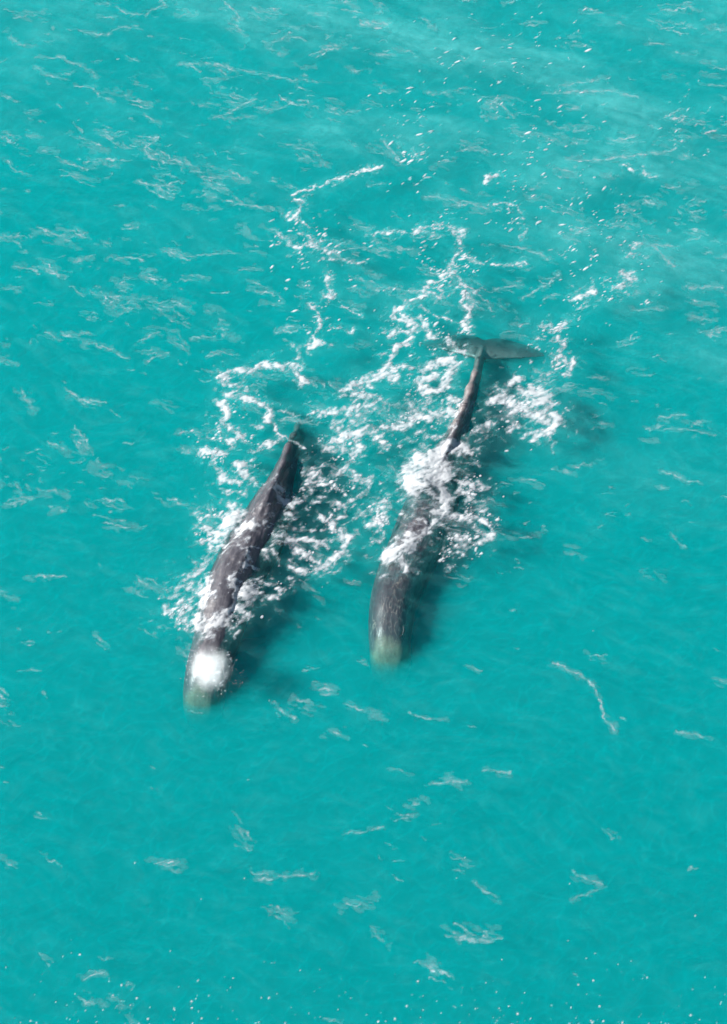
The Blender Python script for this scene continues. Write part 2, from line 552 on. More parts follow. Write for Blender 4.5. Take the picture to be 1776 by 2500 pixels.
    if len(pts) > 2:
        bm = bmesh.new()
        for off, rad in ((-0.055, 0.045), (0.055, 0.045)):
            prev = None
            for i, p in enumerate(pts):
                f = i / (len(pts) - 1)
                tg = (pts[min(i + 1, len(pts) - 1)] - pts[max(i - 1, 0)]).normalized()
                sd = tg.cross(Vector((0, 0, 1))).normalized()
                r = rad * (0.35 + 0.65 * math.sin(math.pi * f))
                c = p + sd * off * (0.3 + 0.7 * math.sin(math.pi * f)) + Vector((0, 0, -0.01))
                ring = [bm.verts.new(c + sd * (r * math.cos(a)) + Vector((0, 0, r * math.sin(a)))) for a in np.linspace(0, 2 * math.pi, 9)[:-1]]
                if prev:
                    for k in range(8):
                        bm.faces.new((prev[k], prev[(k + 1) % 8], ring[(k + 1) % 8], ring[k]))
                prev = ring
        bmesh.ops.recalc_face_normals(bm, faces=bm.faces)
        me2 = bpy.data.meshes.new('blowhole'); bm.to_mesh(me2); bm.free()
        me2.polygons.foreach_set('use_smooth', np.ones(len(me2.polygons), bool))
        bl = link('blowhole', me2, mat_simple('blowhole_skin', (0.03, 0.027, 0.03), 0.35), root)
        bl.location = -root.location
    return root, bvh


LEFT = [  # px, py, half width, top z, height, ridge, roundness
    (484, 1748, 0.70, -1.45, 1.80, 0.0, 2.3),
    (486, 1715, 0.76, -1.00, 2.00, 0.0, 2.4),
    (492, 1662, 0.80, -0.45, 2.20, 0.0, 2.6),
    (502, 1610, 0.84, -0.10, 2.30, 0.0, 2.5),
    (518, 1545, 0.86, 0.10, 2.30, 0.02, 2.4),
    (541, 1460, 0.94, 0.42, 2.35, 0.05, 2.3),
    (564, 1390, 1.00, 0.50, 2.35, 0.08, 2.2),
    (594, 1330, 1.05, 0.44, 2.30, 0.12, 2.1),
    (630, 1270, 1.08, 0.48, 2.20, 0.25, 2.0),
    (655, 1210, 0.86, 0.68, 2.05, 0.50, 2.0),
    (683, 1150, 0.54, 0.46, 1.75, 0.62, 2.0),
    (702, 1100, 0.36, 0.12, 1.40, 0.60, 2.0),
    (720, 1055, 0.28, -0.75, 1.05, 0.50, 2.0),
    (737, 1012, 0.23, -2.10, 0.75, 0.40, 2.0),
    (754, 970, 0.19, -2.90, 0.48, 0.30, 2.0),
    (768, 930, 0.16, -4.00, 0.32, 0.2, 2.0),
]
RIGHT = [
    (959, 1640, 0.76, -1.40, 1.80, 0.0, 2.4),
    (957, 1600, 0.80, -0.92, 2.00, 0.0, 2.5),
    (954, 1548, 0.81, -0.42, 2.15, 0.0, 2.6),
    (955, 1490, 0.88, -0.22, 2.30, 0.0, 2.5),
    (964, 1430, 0.94, -0.18, 2.35, 0.0, 2.4),
    (985, 1365, 1.02, -0.05, 2.35, 0.03, 2.3),
    (1015, 1300, 1.06, 0.22, 2.35, 0.06, 2.2),
    (1040, 1235, 1.08, 0.06, 2.30, 0.10, 2.1),
    (1066, 1165, 1.02, -0.08, 2.20, 0.20, 2.0),
    (1092, 1095, 0.78, 0.06, 2.05, 0.50, 2.0),
    (1116, 1035, 0.46, 0.26, 1.75, 0.62, 2.0),
    (1140, 975, 0.28, 0.22, 1.40, 0.60, 2.0),
    (1157, 925, 0.23, 0.02, 1.05, 0.5, 2.0),
    (1168, 885, 0.21, -0.30, 0.75, 0.40, 2.0),
    (1175, 855, 0.20, -0.64, 0.50, 0.30, 2.0),
    (1179, 836, 0.18, -0.92, 0.34, 0.2, 2.0),
]
whale_l, bvh_l = build_whale(LEFT, dict(span=4.3, sweep=0.9, slope=-0.5, lift=(-0.2, -0.2)), 1,
                             'sperm whale on the left, back out of the water and blowing from its head',
                             [(533, 1600), (540, 1620), (541, 1640), (534, 1658)])
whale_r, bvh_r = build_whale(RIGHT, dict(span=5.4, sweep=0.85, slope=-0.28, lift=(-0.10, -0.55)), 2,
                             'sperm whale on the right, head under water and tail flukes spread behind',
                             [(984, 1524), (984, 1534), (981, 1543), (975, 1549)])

sea = build_sea()


def build_added_murk():
    """milky layer added under a clear top metre, so whale shadows fall dark"""
    T = NT('added_murk')
    sc = T.n('ShaderNodeVolumeScatter', i_Color=(0.004, 0.985, 1.0, 1), i_Density=0.80)
    ab = T.n('ShaderNodeVolumeAbsorption', i_Color=(0.0, 0.50, 0.505, 1), i_Density=0.96)
    ad = T.n('ShaderNodeAddShader', i_0=sc.outputs[0], i_1=ab.outputs[0])
    T.link(ad.outputs[0], T.out.inputs['Volume'])
    bm = bmesh.new()
    bmesh.ops.create_cube(bm, size=2.0)
    for v in bm.verts:
        v.co = Vector((v.co.x * 2400, v.co.y * 2400, ADDED_MURK_TOP if v.co.z > 0 else -55.0))
    me = bpy.data.meshes.new('added_murk'); bm.to_mesh(me); bm.free()
    o = link('added_murk', me, T.m)
    tag(o, 'milky turquoise water layer added below a clear top to darken the whale shadows', 'water', kind='structure')


ADDED_MURK_TOP = -1.15  # top of the added layer that deepens the whales' shadows
build_added_murk()


# ------------------------------------------------------------------ foam
GX0, GX1, GY0, GY1, GS = -20.5, 20.5, -23.5, 32.5, 0.036
fx = np.arange(GX0, GX1, GS); fy = np.arange(GY0, GY1, GS)
FX, FY = np.meshgrid(fx, fy)
FX = FX.astype(np.float64); FY = FY.astype(np.float64)
NYF, NXF = FX.shape
# ragged edges: every stroke is drawn in warped coordinates
WX = FX + 0.16 * fbm(FX * 1.1, FY * 1.1, 301, 2) + 0.11 * fbm(FX * 4.0, FY * 4.0, 303, 2)
WY = FY + 0.16 * fbm(FX * 1.1, FY * 1.1, 305, 2) + 0.11 * fbm(FX * 4.0, FY * 4.0, 307, 2)

VIEWS = {'A': (380, 860, 3.0074), 'B': (380, 1300, 3.0074), 'C': (860, 780, 3.0074), 'D': (860, 1160, 3.0074),
         'E': (600, 360, 1.8044), 'F': (0, 0, 1.8044), 'G': (900, 0, 1.8539), 'P': (0, 0, 0.91441)}
MPP = 0.0168                      # metres of water per photo pixel near the whales


def to_world(view, pts):
    ox, oy, sc = VIEWS[view]
    p = np.array(pts, float)
    x, y = ground(ox + p[:, 0] / sc, oy + p[:, 1] / sc)
    return np.stack([x, y], -1)


def stamp(field, wpts, w, strength):
    """soft stroke of half width w metres along wpts"""
    for i in range(max(1, len(wpts) - 1)):
        a = wpts[i]; b = wpts[min(i + 1, len(wpts) - 1)]
        m = w * 2.2 + 0.4
        i0 = max(0, int((min(a[0], b[0]) - m - GX0) / GS)); i1 = min(NXF, int((max(a[0], b[0]) + m - GX0) / GS) + 1)
        j0 = max(0, int((min(a[1], b[1]) - m - GY0) / GS)); j1 = min(NYF, int((max(a[1], b[1]) + m - GY0) / GS) + 1)
        if i1 <= i0 or j1 <= j0:
            continue
        x = WX[j0:j1, i0:i1]; y = WY[j0:j1, i0:i1]
        d = b - a; L2 = float(d @ d) + 1e-9
        t = np.clip(((x - a[0]) * d[0] + (y - a[1]) * d[1]) / L2, 0, 1)
        r2 = (x - a[0] - t * d[0]) ** 2 + (y - a[1] - t * d[1]) ** 2
        f = strength * np.exp(-r2 / (w * w))
        np.maximum(field[j0:j1, i0:i1], f, out=field[j0:j1, i0:i1])


# strokes traced over the water: view, half width in photo pixels, strength, points
LEFT_FOAM = [
 ('A',12,1,[(490,190),(540,150),(620,130),(700,125),(780,90),(850,95),(920,105),(970,80),(1020,100),(1060,160),(1090,220)]),
 ('A',10,.8,[(500,210),(570,230),(610,260)]),('A',6,.6,[(660,170),(640,210),(660,270),(720,330)]),
 ('A',12,1,[(510,295),(560,310),(640,330),(720,350),(770,380),(830,420),(850,450),(820,480)]),
 ('A',12,1,[(480,370),(520,420),(530,480),(500,520),(560,560),(600,590),(620,620)]),
 ('A',12,.9,[(320,740),(400,730),(450,760),(520,740),(550,700),(540,660)]),
 ('A',12,.9,[(430,780),(440,840),(490,890),(480,930),(550,940),(600,960)]),
 ('A',14,.95,[(600,830),(650,820),(640,870),(680,910),(720,960)]),
 ('A',10,.8,[(700,740),(780,700),(840,680),(900,650)]),('A',8,.8,[(730,520),(790,540)]),('A',9,.75,[(640,650),(690,680)]),
 ('A',5,.9,[(860,510),(880,560),(920,610),(980,650),(1050,660),(1100,690)]),
 ('A',10,.8,[(500,1010),(540,1040),(620,1040),(660,1060)]),('A',6,.8,[(910,430),(960,430),(1030,465)]),
 ('A',12,.75,[(320,1170),(400,1200),(450,1200),(520,1230),(570,1260)]),
 ('A',30,1.15,[(530,1300),(560,1260),(580,1210)]),
 ('A',15,1,[(360,1300),(430,1330),(500,1340),(600,1320),(700,1310),(730,1320)]),
 ('A',10,.9,[(340,1390),(440,1390),(540,1360),(640,1350)]),('A',9,.8,[(400,1470),(480,1440),(560,1410),(690,1390)]),
 ('A',6,.7,[(450,1500),(560,1450),(680,1440)]),('A',10,.9,[(400,1400),(390,1470),(370,1520),(330,1600)]),
 ('A',16,.85,[(900,1050),(950,1120),(930,1180),(1000,1220),(1020,1180),(960,1100)]),('A',14,.9,[(1020,1110),(1070,1090)]),
 ('A',10,.75,[(810,1310),(840,1240),(890,1180),(920,1150)]),('A',12,.55,[(850,1330),(900,1260),(900,1340)]),
 ('A',7,.85,[(680,1500),(700,1460),(770,1450),(850,1470),(900,1510)]),('A',14,.5,[(740,1500),(820,1510)]),
 ('A',8,.75,[(820,1450),(880,1410),(930,1360)]),
 ('A',9,.95,[(920,1430),(1000,1390),(1100,1380),(1200,1400),(1250,1410)]),('A',11,1,[(1030,1450),(1090,1470),(1140,1510),(1210,1530)]),
 ('A',11,1,[(1400,1310),(1410,1370),(1380,1400),(1390,1440),(1320,1500),(1280,1560),(1200,1585),(1110,1590),(1020,1580)]),
 ('A',6,.85,[(1000,1520),(1060,1545)]),('A',13,1,[(1300,1260),(1350,1310),(1370,1340)]),('A',8,.75,[(960,1300),(1060,1310),(1200,1310),(1280,1300)]),
 ('A',9,.9,[(1310,1110),(1390,1120),(1400,1190),(1350,1240),(1250,1230),(1210,1190)]),
 ('B',14,.8,[(330,260),(290,310),(240,350),(200,420),(110,500),(60,570)]),
 ('B',13,1.05,[(400,340),(370,450),(340,560),(310,680)]),('B',14,.85,[(240,400),(300,420),(340,400)]),
 ('B',18,.85,[(180,500),(230,560),(190,600)]),('B',10,.7,[(130,600),(200,640),(260,700),(200,720)]),
 ('B',40,.55,[(280,420),(200,540),(260,620)]),
 ('B',7,1,[(680,160),(690,230),(640,300),(560,370),(600,450),(600,500),(560,580),(500,620),(430,640),(350,660),(330,720)]),
 ('B',24,1,[(610,400),(660,410),(720,440)]),('B',20,.95,[(640,500),(690,490)]),('B',14,.95,[(590,570),(640,550)]),
 ('B',20,1.05,[(340,700),(400,700),(450,680),(500,660)]),('B',14,.7,[(390,750),(420,770)]),
 ('B',8,.85,[(780,460),(850,490),(900,450),(910,400)]),('B',7,.8,[(760,370),(850,390),(900,410)]),('B',8,.8,[(940,400),(1000,370),(980,330)]),
 ('B',9,.8,[(560,660),(640,660),(700,620)]),('B',8,.7,[(480,720),(550,700)]),('B',10,.6,[(700,250),(780,310),(780,350)]),
]
MID_FOAM = [
 ('A',12,.9,[(1170,440),(1200,460),(1270,435),(1350,450),(1440,430)]),('A',14,.9,[(1620,190),(1540,220),(1440,250),(1400,300)]),
 ('A',20,.85,[(1600,380),(1500,420),(1420,470),(1350,530),(1400,560),(1480,500)]),('A',20,.9,[(1350,620),(1420,620),(1500,600),(1580,570)]),
 ('A',16,.9,[(1260,700),(1350,690),(1420,720),(1500,710)]),('A',16,.85,[(1100,870),(1160,870),(1200,920),(1130,960)]),
 ('A',10,.8,[(1280,880),(1340,890),(1400,850),(1440,790)]),('A',10,.9,[(1450,890),(1500,930),(1560,940),(1600,910)]),
 ('A',10,.85,[(1200,960),(1270,990),(1340,1010),(1400,1040)]),('A',12,.7,[(1150,1020),(1200,1060),(1160,1110)]),
 ('A',7,.7,[(1420,1110),(1500,1060),(1560,1010)]),
 ('C',13,.85,[(0,480),(90,440),(180,420),(260,360),(400,350)]),('C',18,.85,[(200,420),(280,420),(330,400)]),
 ('C',9,.95,[(240,360),(270,300),(320,220),(340,180),(400,165)]),
 ('C',18,.8,[(0,560),(80,590),(170,580),(220,640),(140,680),(60,680)]),('C',14,.8,[(0,700),(60,690)]),
 ('C',20,.85,[(330,780),(390,770),(440,700),(520,680)]),('C',18,.75,[(400,640),(480,620),(560,600)]),('C',14,.7,[(210,780),(270,800)]),
 ('C',10,.7,[(90,800),(160,790)]),('C',14,.8,[(160,850),(230,850),(250,930)]),('C',16,.9,[(0,870),(40,950)]),
 ('C',10,.9,[(0,1130),(40,1170),(110,1190),(150,1150)]),('C',9,.85,[(0,1340),(80,1300),(140,1230)]),('C',12,.6,[(90,1020),(130,960)]),
 ('C',16,.7,[(480,820),(560,830),(600,880)]),('C',14,.65,[(420,900),(520,940)]),
]
RIGHT_FOAM = [
 ('C',15,1,[(510,370),(560,340),(620,310),(680,320),(740,300),(760,340),(720,390),(690,450),(660,520),(590,530),(520,500),(490,450),(550,430),(600,420)]),
 ('C',10,.9,[(690,540),(740,590),(800,630)]),('C',22,1,[(570,720),(640,690),(700,660),(740,690)]),('C',8,.8,[(700,700),(720,790)]),
 ('C',7,.8,[(700,130),(740,160),(760,210),(820,230),(710,240)]),
 ('C',20,1,[(1050,590),(1110,570),(1150,630),(1220,660),(1300,690),(1380,720),(1440,740),(1520,740)]),
 ('C',20,1,[(1240,520),(1320,550),(1420,540),(1420,600),(1350,640),(1300,620)]),('C',10,.9,[(1160,490),(1210,430),(1260,430),(1300,480),(1340,490)]),
 ('C',13,.95,[(1460,640),(1430,680),(1500,760),(1440,840)]),('C',12,.8,[(1380,820),(1300,830),(1230,830)]),('C',14,.8,[(1140,800),(1200,760),(1250,780)]),
 ('C',8,.75,[(1340,870),(1380,850)]),('C',7,.75,[(1420,880),(1500,890),(1480,950)]),
 ('C',10,.9,[(910,820),(960,800),(1020,750)]),('C',8,.75,[(960,560),(1060,530),(1140,500)]),('C',11,.7,[(980,860),(1030,850)]),
 ('C',9,.8,[(1570,400),(1600,340),(1560,290),(1500,330),(1450,380),(1380,430)]),('C',9,.8,[(1510,260),(1560,200),(1540,150),(1430,150),(1370,140)]),
 ('C',9,.8,[(1440,80),(1530,50),(1570,20)]),('C',8,.8,[(1400,50),(1470,10)]),
 ('C',26,1.1,[(700,930),(650,980),(560,1010),(480,1050),(430,1100),(420,1180),(390,1230),(440,1290)]),
 ('C',34,1.2,[(480,1080),(560,1060),(620,1060),(650,1130),(600,1170),(520,1160)]),('C',23,1,[(560,1210),(650,1230),(700,1320),(690,1400),(640,1430)]),
 ('C',30,1.25,[(600,1000),(520,1060),(470,1130),(430,1210)]),('C',26,1.15,[(640,1000),(660,1080),(680,1160)]),('C',20,1.05,[(760,930),(690,960)]),('C',22,1.1,[(480,1230),(560,1200),(640,1190)]),
 ('C',14,.85,[(500,1250),(600,1290),(640,1330)]),('C',18,1,[(740,960),(800,920),(850,960)]),('C',10,.7,[(420,1020),(360,1080)]),
 ('C',4,.8,[(720,890),(740,830),(800,760),(860,660),(900,590)]),
 ('C',8,.85,[(760,1180),(860,1210),(930,1250),(990,1230),(930,1210)]),('C',12,.9,[(780,1250),(850,1290),(880,1330)]),('C',8,.8,[(930,1330),(970,1330)]),
 ('C',8,.8,[(720,1450),(800,1470),(860,1480)]),('C',11,.85,[(930,1400),(970,1390)]),('C',9,.95,[(840,1450),(930,1460),(1000,1490),(1030,1530),(1010,1600)]),
 ('C',14,.75,[(100,1420),(170,1370),(240,1340),(330,1330),(420,1290)]),('C',16,.8,[(150,1470),(220,1440),(260,1380)]),('C',14,.7,[(150,1590),(200,1580),(190,1510)]),
 ('D',24,1.2,[(280,590),(330,560),(400,520),(430,480),(380,500)]),('D',10,.9,[(350,590),(380,640),(400,700)]),('D',12,.9,[(440,460),(500,480),(550,420)]),
 ('D',9,.95,[(720,300),(780,290),(850,340),(930,310),(1000,340),(1030,400),(1010,450),(960,500),(870,520),(840,530),(790,510),(740,510)]),
 ('D',10,.85,[(730,440),(790,470),(840,480)]),('D',9,.8,[(750,580),(800,560)]),('D',6,.75,[(900,390),(950,420)]),('D',6,.7,[(740,600),(740,690)]),
 ('D',12,.85,[(480,330),(560,360),(640,340),(700,300),(740,260)]),('D',10,.8,[(620,190),(650,250),(600,290)]),
 ('D',14,.7,[(90,290),(150,250),(230,200),(320,190)]),('D',16,.75,[(140,370),(200,380),(230,330),(190,280)]),('D',12,.7,[(150,490),(210,470),(190,420)]),
]
WAKE_FOAM = [
 ('C',12,.95,[(270,110),(340,80),(430,80),(470,50),(430,10),(390,-20)]),('C',10,.9,[(490,10),(540,60),(570,110),(600,130)]),
 ('E',6,.9,[(600,85),(540,95),(480,115),(400,140),(350,160),(290,190),(230,195),(210,210),(245,240),(235,290),(190,315),(240,325),(280,350)]),
 ('E',12,.85,[(200,420),(250,430),(290,410),(330,440),(390,460)]),('E',8,.75,[(240,380),(300,400)]),('E',7,.75,[(340,490),(420,490),(480,520),(540,515)]),
 ('E',8,.9,[(360,570),(365,620),(385,650),(350,650)]),('E',4,.8,[(400,670),(450,700),(500,740)]),
 ('E',8,.95,[(280,690),(310,720),(325,770),(330,800),(290,840),(300,870),(340,865),(280,890)]),('E',5,.75,[(340,800),(420,800),(480,815)]),
 ('E',5,.75,[(380,875),(340,865),(210,880)]),('E',5,.8,[(240,905),(225,930)]),
 ('E',7,.8,[(560,385),(640,375),(730,375),(790,350),(870,350),(940,360),(975,375),(930,400),(940,430),(960,440)]),('E',13,.65,[(800,360),(880,370),(930,370)]),
 ('E',7,.85,[(960,480),(1010,500),(1080,510),(1180,515),(1240,510)]),('E',8,.9,[(920,490),(900,540),(860,560),(870,580)]),
 ('E',8,.95,[(900,540),(940,570),(960,610),(1010,630),(980,650),(955,690),(990,710),(985,750),(950,780),(980,800)]),
 ('E',9,.9,[(830,595),(790,620),(785,640),(830,650),(870,665),(860,600)]),
 ('E',8,.95,[(800,655),(740,670),(690,700),(650,715),(640,740),(690,760),(745,790),(700,805),(640,815)]),('E',5,.8,[(740,715),(810,720)]),
 ('E',9,.9,[(770,760),(800,800),(825,830)]),('E',6,.9,[(840,740),(900,765)]),('E',7,.9,[(740,830),(700,860),(665,870),(650,920),(630,960)]),
 ('E',7,.75,[(890,850),(930,890),(960,900)]),('E',7,.85,[(1045,150),(1060,130),(1110,125)]),('E',6,.6,[(1160,145),(1240,150)]),
 ('E',6,.7,[(1095,250),(1140,240),(1200,260),(1215,310),(1245,370),(1220,385)]),
 ('E',10,.95,[(1460,660),(1500,650),(1530,615),(1520,640)]),('E',8,.85,[(1470,710),(1500,700)]),('E',8,.75,[(1300,780),(1340,770)]),
 ('E',7,.75,[(1350,810),(1440,780)]),('E',9,.8,[(1380,840),(1400,880),(1440,910),(1440,940)]),('E',5,.7,[(1180,795),(1260,775)]),('E',5,.6,[(1580,600),(1600,540)]),
 ('G',12,.85,[(1150,1240),(1200,1270),(1140,1310)]),('G',9,.8,[(1180,1110),(1240,1100)]),('G',9,.8,[(1180,1160),(1220,1150)]),
 ('G',6,.7,[(150,640),(200,680),(240,720)]),('G',8,.85,[(1370,540),(1430,525)]),('G',5,.8,[(1490,615),(1560,590)]),('G',5,.8,[(1390,635),(1415,630)]),
 ('G',6,.8,[(1160,745),(1190,770)]),('G',6,.8,[(1250,770),(1270,805),(1310,800)]),
]
# areas where loose flecks float: view, centre, radius (px of that view), count, stretch
FLECKS = [
 ('A',(520,700),260,420),('A',(560,300),200,120),('A',(1350,650),260,300),('A',(1250,1100),230,320),('A',(1150,1450),250,150),('A',(400,1250),140,160),('A',(380,1450),100,100),
 ('B',(200,560),170,320),('B',(700,560),160,160),('B',(850,400),160,110),('B',(420,980),180,120),
 ('C',(300,600),300,420),('C',(620,760),200,260),('C',(1300,750),260,220),('C',(1450,260),220,160),('C',(900,1300),220,220),('C',(220,1430),160,260),('C',(950,880),140,70),
 ('D',(850,430),210,240),('D',(720,640),110,60),('D',(170,400),120,140),('D',(620,420),120,90),
 ('E',(220,420),170,200),('E',(420,480),160,110),('E',(300,720),150,130),('E',(850,400),170,200),('E',(930,560),150,160),('E',(700,780),180,120),('E',(880,860),120,90),
 ('E',(1200,170),190,110),('E',(1150,300),120,50),('E',(1400,820),150,140),('E',(1500,560),220,120),('E',(680,60),140,60),
 ('G',(760,520),330,200),('G',(1000,1000),280,240),('G',(1150,1230),170,130),('G',(820,100),230,70),('G',(1430,560),190,90),('G',(230,640),200,110),('G',(150,500),160,50),('G',(480,330),300,120),
 ('F',(350,350),500,30),('P',(400,2250),700,130),('P',(1300,2200),500,90),('P',(800,1700),700,30),
]
WISPS = [
 ('P',4,.55,[(1230,1480),(1290,1500),(1330,1545),(1350,1590),(1368,1630)]),
 ('P',4,.4,[(915,1590),(950,1605),(1000,1605)]),('P',4,.4,[(615,1570),(640,1590),(660,1605)]),
 ('P',5,.4,[(960,1750),(1040,1745)]),('P',5,.45,[(580,1965),(640,1960),(700,1950)]),('P',6,.4,[(1280,1950),(1340,1975)]),
 ('P',4,.4,[(1060,1970),(1110,2010)]),('P',4,.4,[(1080,1720),(1140,1730)]),('P',4,.35,[(770,1860),(860,1850)]),
 ('P',4,.45,[(1480,1050),(1560,1080)]),('P',4,.4,[(1500,1190),(1530,1220)]),('P',4,.4,[(1440,960),(1520,960),(1600,970)]),('P',4,.4,[(1470,930),(1530,925)]),
 ('P',4,.35,[(1510,1630),(1590,1650)]),('P',4,.3,[(1330,1990),(1280,2010)]),('P',3,.5,[(1075,1500),(1040,1485)]),
 ('F',4,.55,[(330,375),(410,390),(440,425),(490,455)]),('F',4,.5,[(180,255),(260,250),(340,275),(400,315),(420,345)]),('F',4,.5,[(160,290),(200,330),(290,350)]),
 ('F',4,.5,[(910,275),(980,300),(1050,300),(1110,315),(1230,340),(1400,360)]),('F',4,.5,[(900,865),(980,880),(1060,905),(1150,910),(1210,935)]),
 ('F',4,.5,[(640,510),(710,550)]),('F',4,.5,[(610,600),(700,605),(640,650)]),('F',4,.5,[(700,660),(790,710),(880,740)]),('F',4,.5,[(610,795),(690,825),(790,800)]),
 ('F',4,.5,[(30,710),(70,760),(115,770)]),('F',4,.45,[(240,685),(310,715),(390,740)]),('F',4,.45,[(60,1175),(120,1180),(180,1200)]),('F',4,.45,[(480,1140),(560,1130),(620,1150)]),
 ('F',4,.45,[(770,1110),(860,1130),(980,1110)]),('F',4,.45,[(370,1510),(480,1530),(560,1580)]),('F',4,.45,[(610,1500),(700,1470)]),('F',4,.45,[(640,1600),(740,1550)]),
 ('F',4,.45,[(840,1490),(940,1480)]),('F',5,.5,[(980,10),(1040,60),(1055,90)]),('F',4,.5,[(510,30),(560,60),(640,65),(730,20)]),('F',4,.45,[(340,120),(400,150),(470,155),(530,115),(620,130)]),
 ('F',4,.45,[(940,520),(1030,490),(1080,450)]),('F',4,.45,[(960,520),(1110,512)]),('F',4,.45,[(1240,635),(1330,655),(1410,680)]),('F',4,.4,[(1200,190),(1270,165),(1340,185)]),
 ('G',5,.5,[(0,90),(90,105)]),('G',6,.45,[(880,420),(1080,405),(1220,445)]),('G',6,.45,[(940,730),(1100,710),(1300,690),(1400,670)]),('G',5,.45,[(540,475),(610,485),(660,535)]),
 ('G',6,.4,[(260,890),(420,910),(540,940)]),('G',6,.45,[(70,640),(120,690),(140,740)]),('G',6,.4,[(1440,1300),(1600,1300)]),('G',6,.4,[(1200,1410),(1340,1405)]),
 ('G',6,.4,[(1380,1200),(1280,1100),(1400,1110)]),('G',6,.4,[(270,420),(360,425)]),('G',7,.4,[(1280,190),(1340,200)]),('G',6,.4,[(1540,390),(1620,380)]),('G',5,.4,[(870,385),(1090,350)]),
 ('G',6,.4,[(620,1110),(720,1120),(800,1170)]),('G',5,.45,[(580,1310),(680,1290)]),('G',5,.45,[(700,1340),(800,1290),(860,1240)]),
]


def worley(x, y, seed):
    """distance to the border between cells"""
    ix = np.floor(x).astype(np.int64); iy = np.floor(y).astype(np.int64)
    d1 = np.full(x.shape, 9.0); d2 = np.full(x.shape, 9.0)
    for a in (-1, 0, 1):
        for b in (-1, 0, 1):
            h = _hash(ix + a, iy + b, seed); h2 = _hash(ix + a, iy + b, seed + 71)
            d = np.hypot(ix + a + (h & 1023) / 1023.0 - x, iy + b + (h2 & 1023) / 1023.0 - y)
            lo = np.minimum(d1, d); d2 = np.minimum(d2, np.maximum(d1, d)); d1 = lo
    return d2 - d1


# shared break-up textures, stretched a little towards the upper right
SU = (FX * 0.85 + FY * 0.53); SV = (-FX * 0.53 + FY * 0.85)
N1 = fbm(SU * 1.5, SV * 2.2, 401, 4, 0.6)
N2 = fbm(SU * 3.6 + 0.5 * N1, SV * 6.2, 405, 3, 0.5)
LACE = np.minimum(worley(WX * 2.4, WY * 2.8, 411), worley(WX * 5.2 + 3, WY * 6.0, 415) + 0.08)


def foam_cover(field, lace=0.5):
    n = 0.78 * N1 + 0.70 * N2
    d = 1.0 * field - 0.42 + n * (1.18 - 0.52 * np.clip(field, 0, 1.2)) - lace * sstep(0.25, 0.6, LACE) * (1.05 - np.clip(field, 0, 1.05)) * (field > 0.02)
    c = sstep(-0.06, 0.44, d) * sstep(0.04, 0.25, field)
    c = c * (0.34 + 0.66 * sstep(0.12, 0.75, d))
    return c, np.clip(d, 0, 1.2)


def stroke_field(strokes):
    f = np.zeros((NYF, NXF))
    for view, w, st, pts in strokes:
        wp = to_world(view, pts)
        stamp(f, wp, w * MPP * 3.0 + 0.08, 0.36 * min(st, 1.0))
        stamp(f, wp, w * MPP * 1.3, min(st * 0.96, 1.02))
    return f


def fleck_field():
    f = np.zeros((NYF, NXF))
    r = np.random.default_rng(23)
    for view, c, rad, cnt in FLECKS:
        ox, oy, sc = VIEWS[view]
        for k in range(cnt):
            a = r.random() * 6.283; q = rad * math.sqrt(r.random()) * (0.6 + 0.6 * r.random())
            px = ox + (c[0] + q * math.cos(a)) / sc; py = oy + (c[1] + q * math.sin(a)) / sc
            x, y = ground(px, py); x = float(x); y = float(y)
            clump = perlin(np.array([x * 1.3]), np.array([y * 1.3]), 77)[0]
            if clump < (0.10 if view in 'EG' else 0.24) + 0.3 * (r.random() - 0.5):
                continue
            blur = float(np.clip((y + x * 0.35 - 4) / 14, 0, 1))       # flecks drawn out where the wind streams
            sz = (0.022 + 0.060 * r.random() ** 3.5) * (1.0 if view not in 'PF' else 0.5)
            el = 1.2 + 2.0 * blur + 0.6 * r.random()
            sz *= 1 - 0.25 * blur
            an = math.radians(32 + r.normal(0, 14))
            ca, sa = math.cos(an), math.sin(an)
            m = sz * el * 2.2
            i0 = max(0, int((x - m - GX0) / GS)); i1 = min(NXF, int((x + m - GX0) / GS) + 2)
            j0 = max(0, int((y - m - GY0) / GS)); j1 = min(NYF, int((y + m - GY0) / GS) + 2)
            if i1 - i0 < 2 or j1 - j0 < 2:
                continue
            X = FX[j0:j1, i0:i1] - x; Y = FY[j0:j1, i0:i1] - y
            u = (X * ca + Y * sa) / (sz * el); v = (-X * sa + Y * ca) / sz
            g = (0.38 + 0.5 * r.random()) * np.exp(-(u * u + v * v) ** 1.5)
            np.maximum(f[j0:j1, i0:i1], g, out=f[j0:j1, i0:i1])
    for k in range(260):
        px = 1776 * r.random(); py = 2500 - 190 * r.random() ** 1.6 * (0.5 + 0.5 * math.sin(px / 210.0 + 1.0) ** 2)
        x, y = ground(px, py); x = float(x); y = float(y)
        sz = 0.014 + 0.030 * r.random() ** 4
        m = sz * 3.5
        i0 = max(0, int((x - m - GX0) / GS)); i1 = min(NXF, int((x + m - GX0) / GS) + 2)
        j0 = max(0, int((y - m - GY0) / GS)); j1 = min(NYF, int((y + m - GY0) / GS) + 2)
        X = FX[j0:j1, i0:i1] - x; Y = FY[j0:j1, i0:i1] - y
        g = (0.35 + 0.4 * r.random()) * np.exp(-((X * X + Y * Y) / (sz * sz * 1.8)) ** 1.2)
        np.maximum(f[j0:j1, i0:i1], g, out=f[j0:j1, i0:i1])
    return f


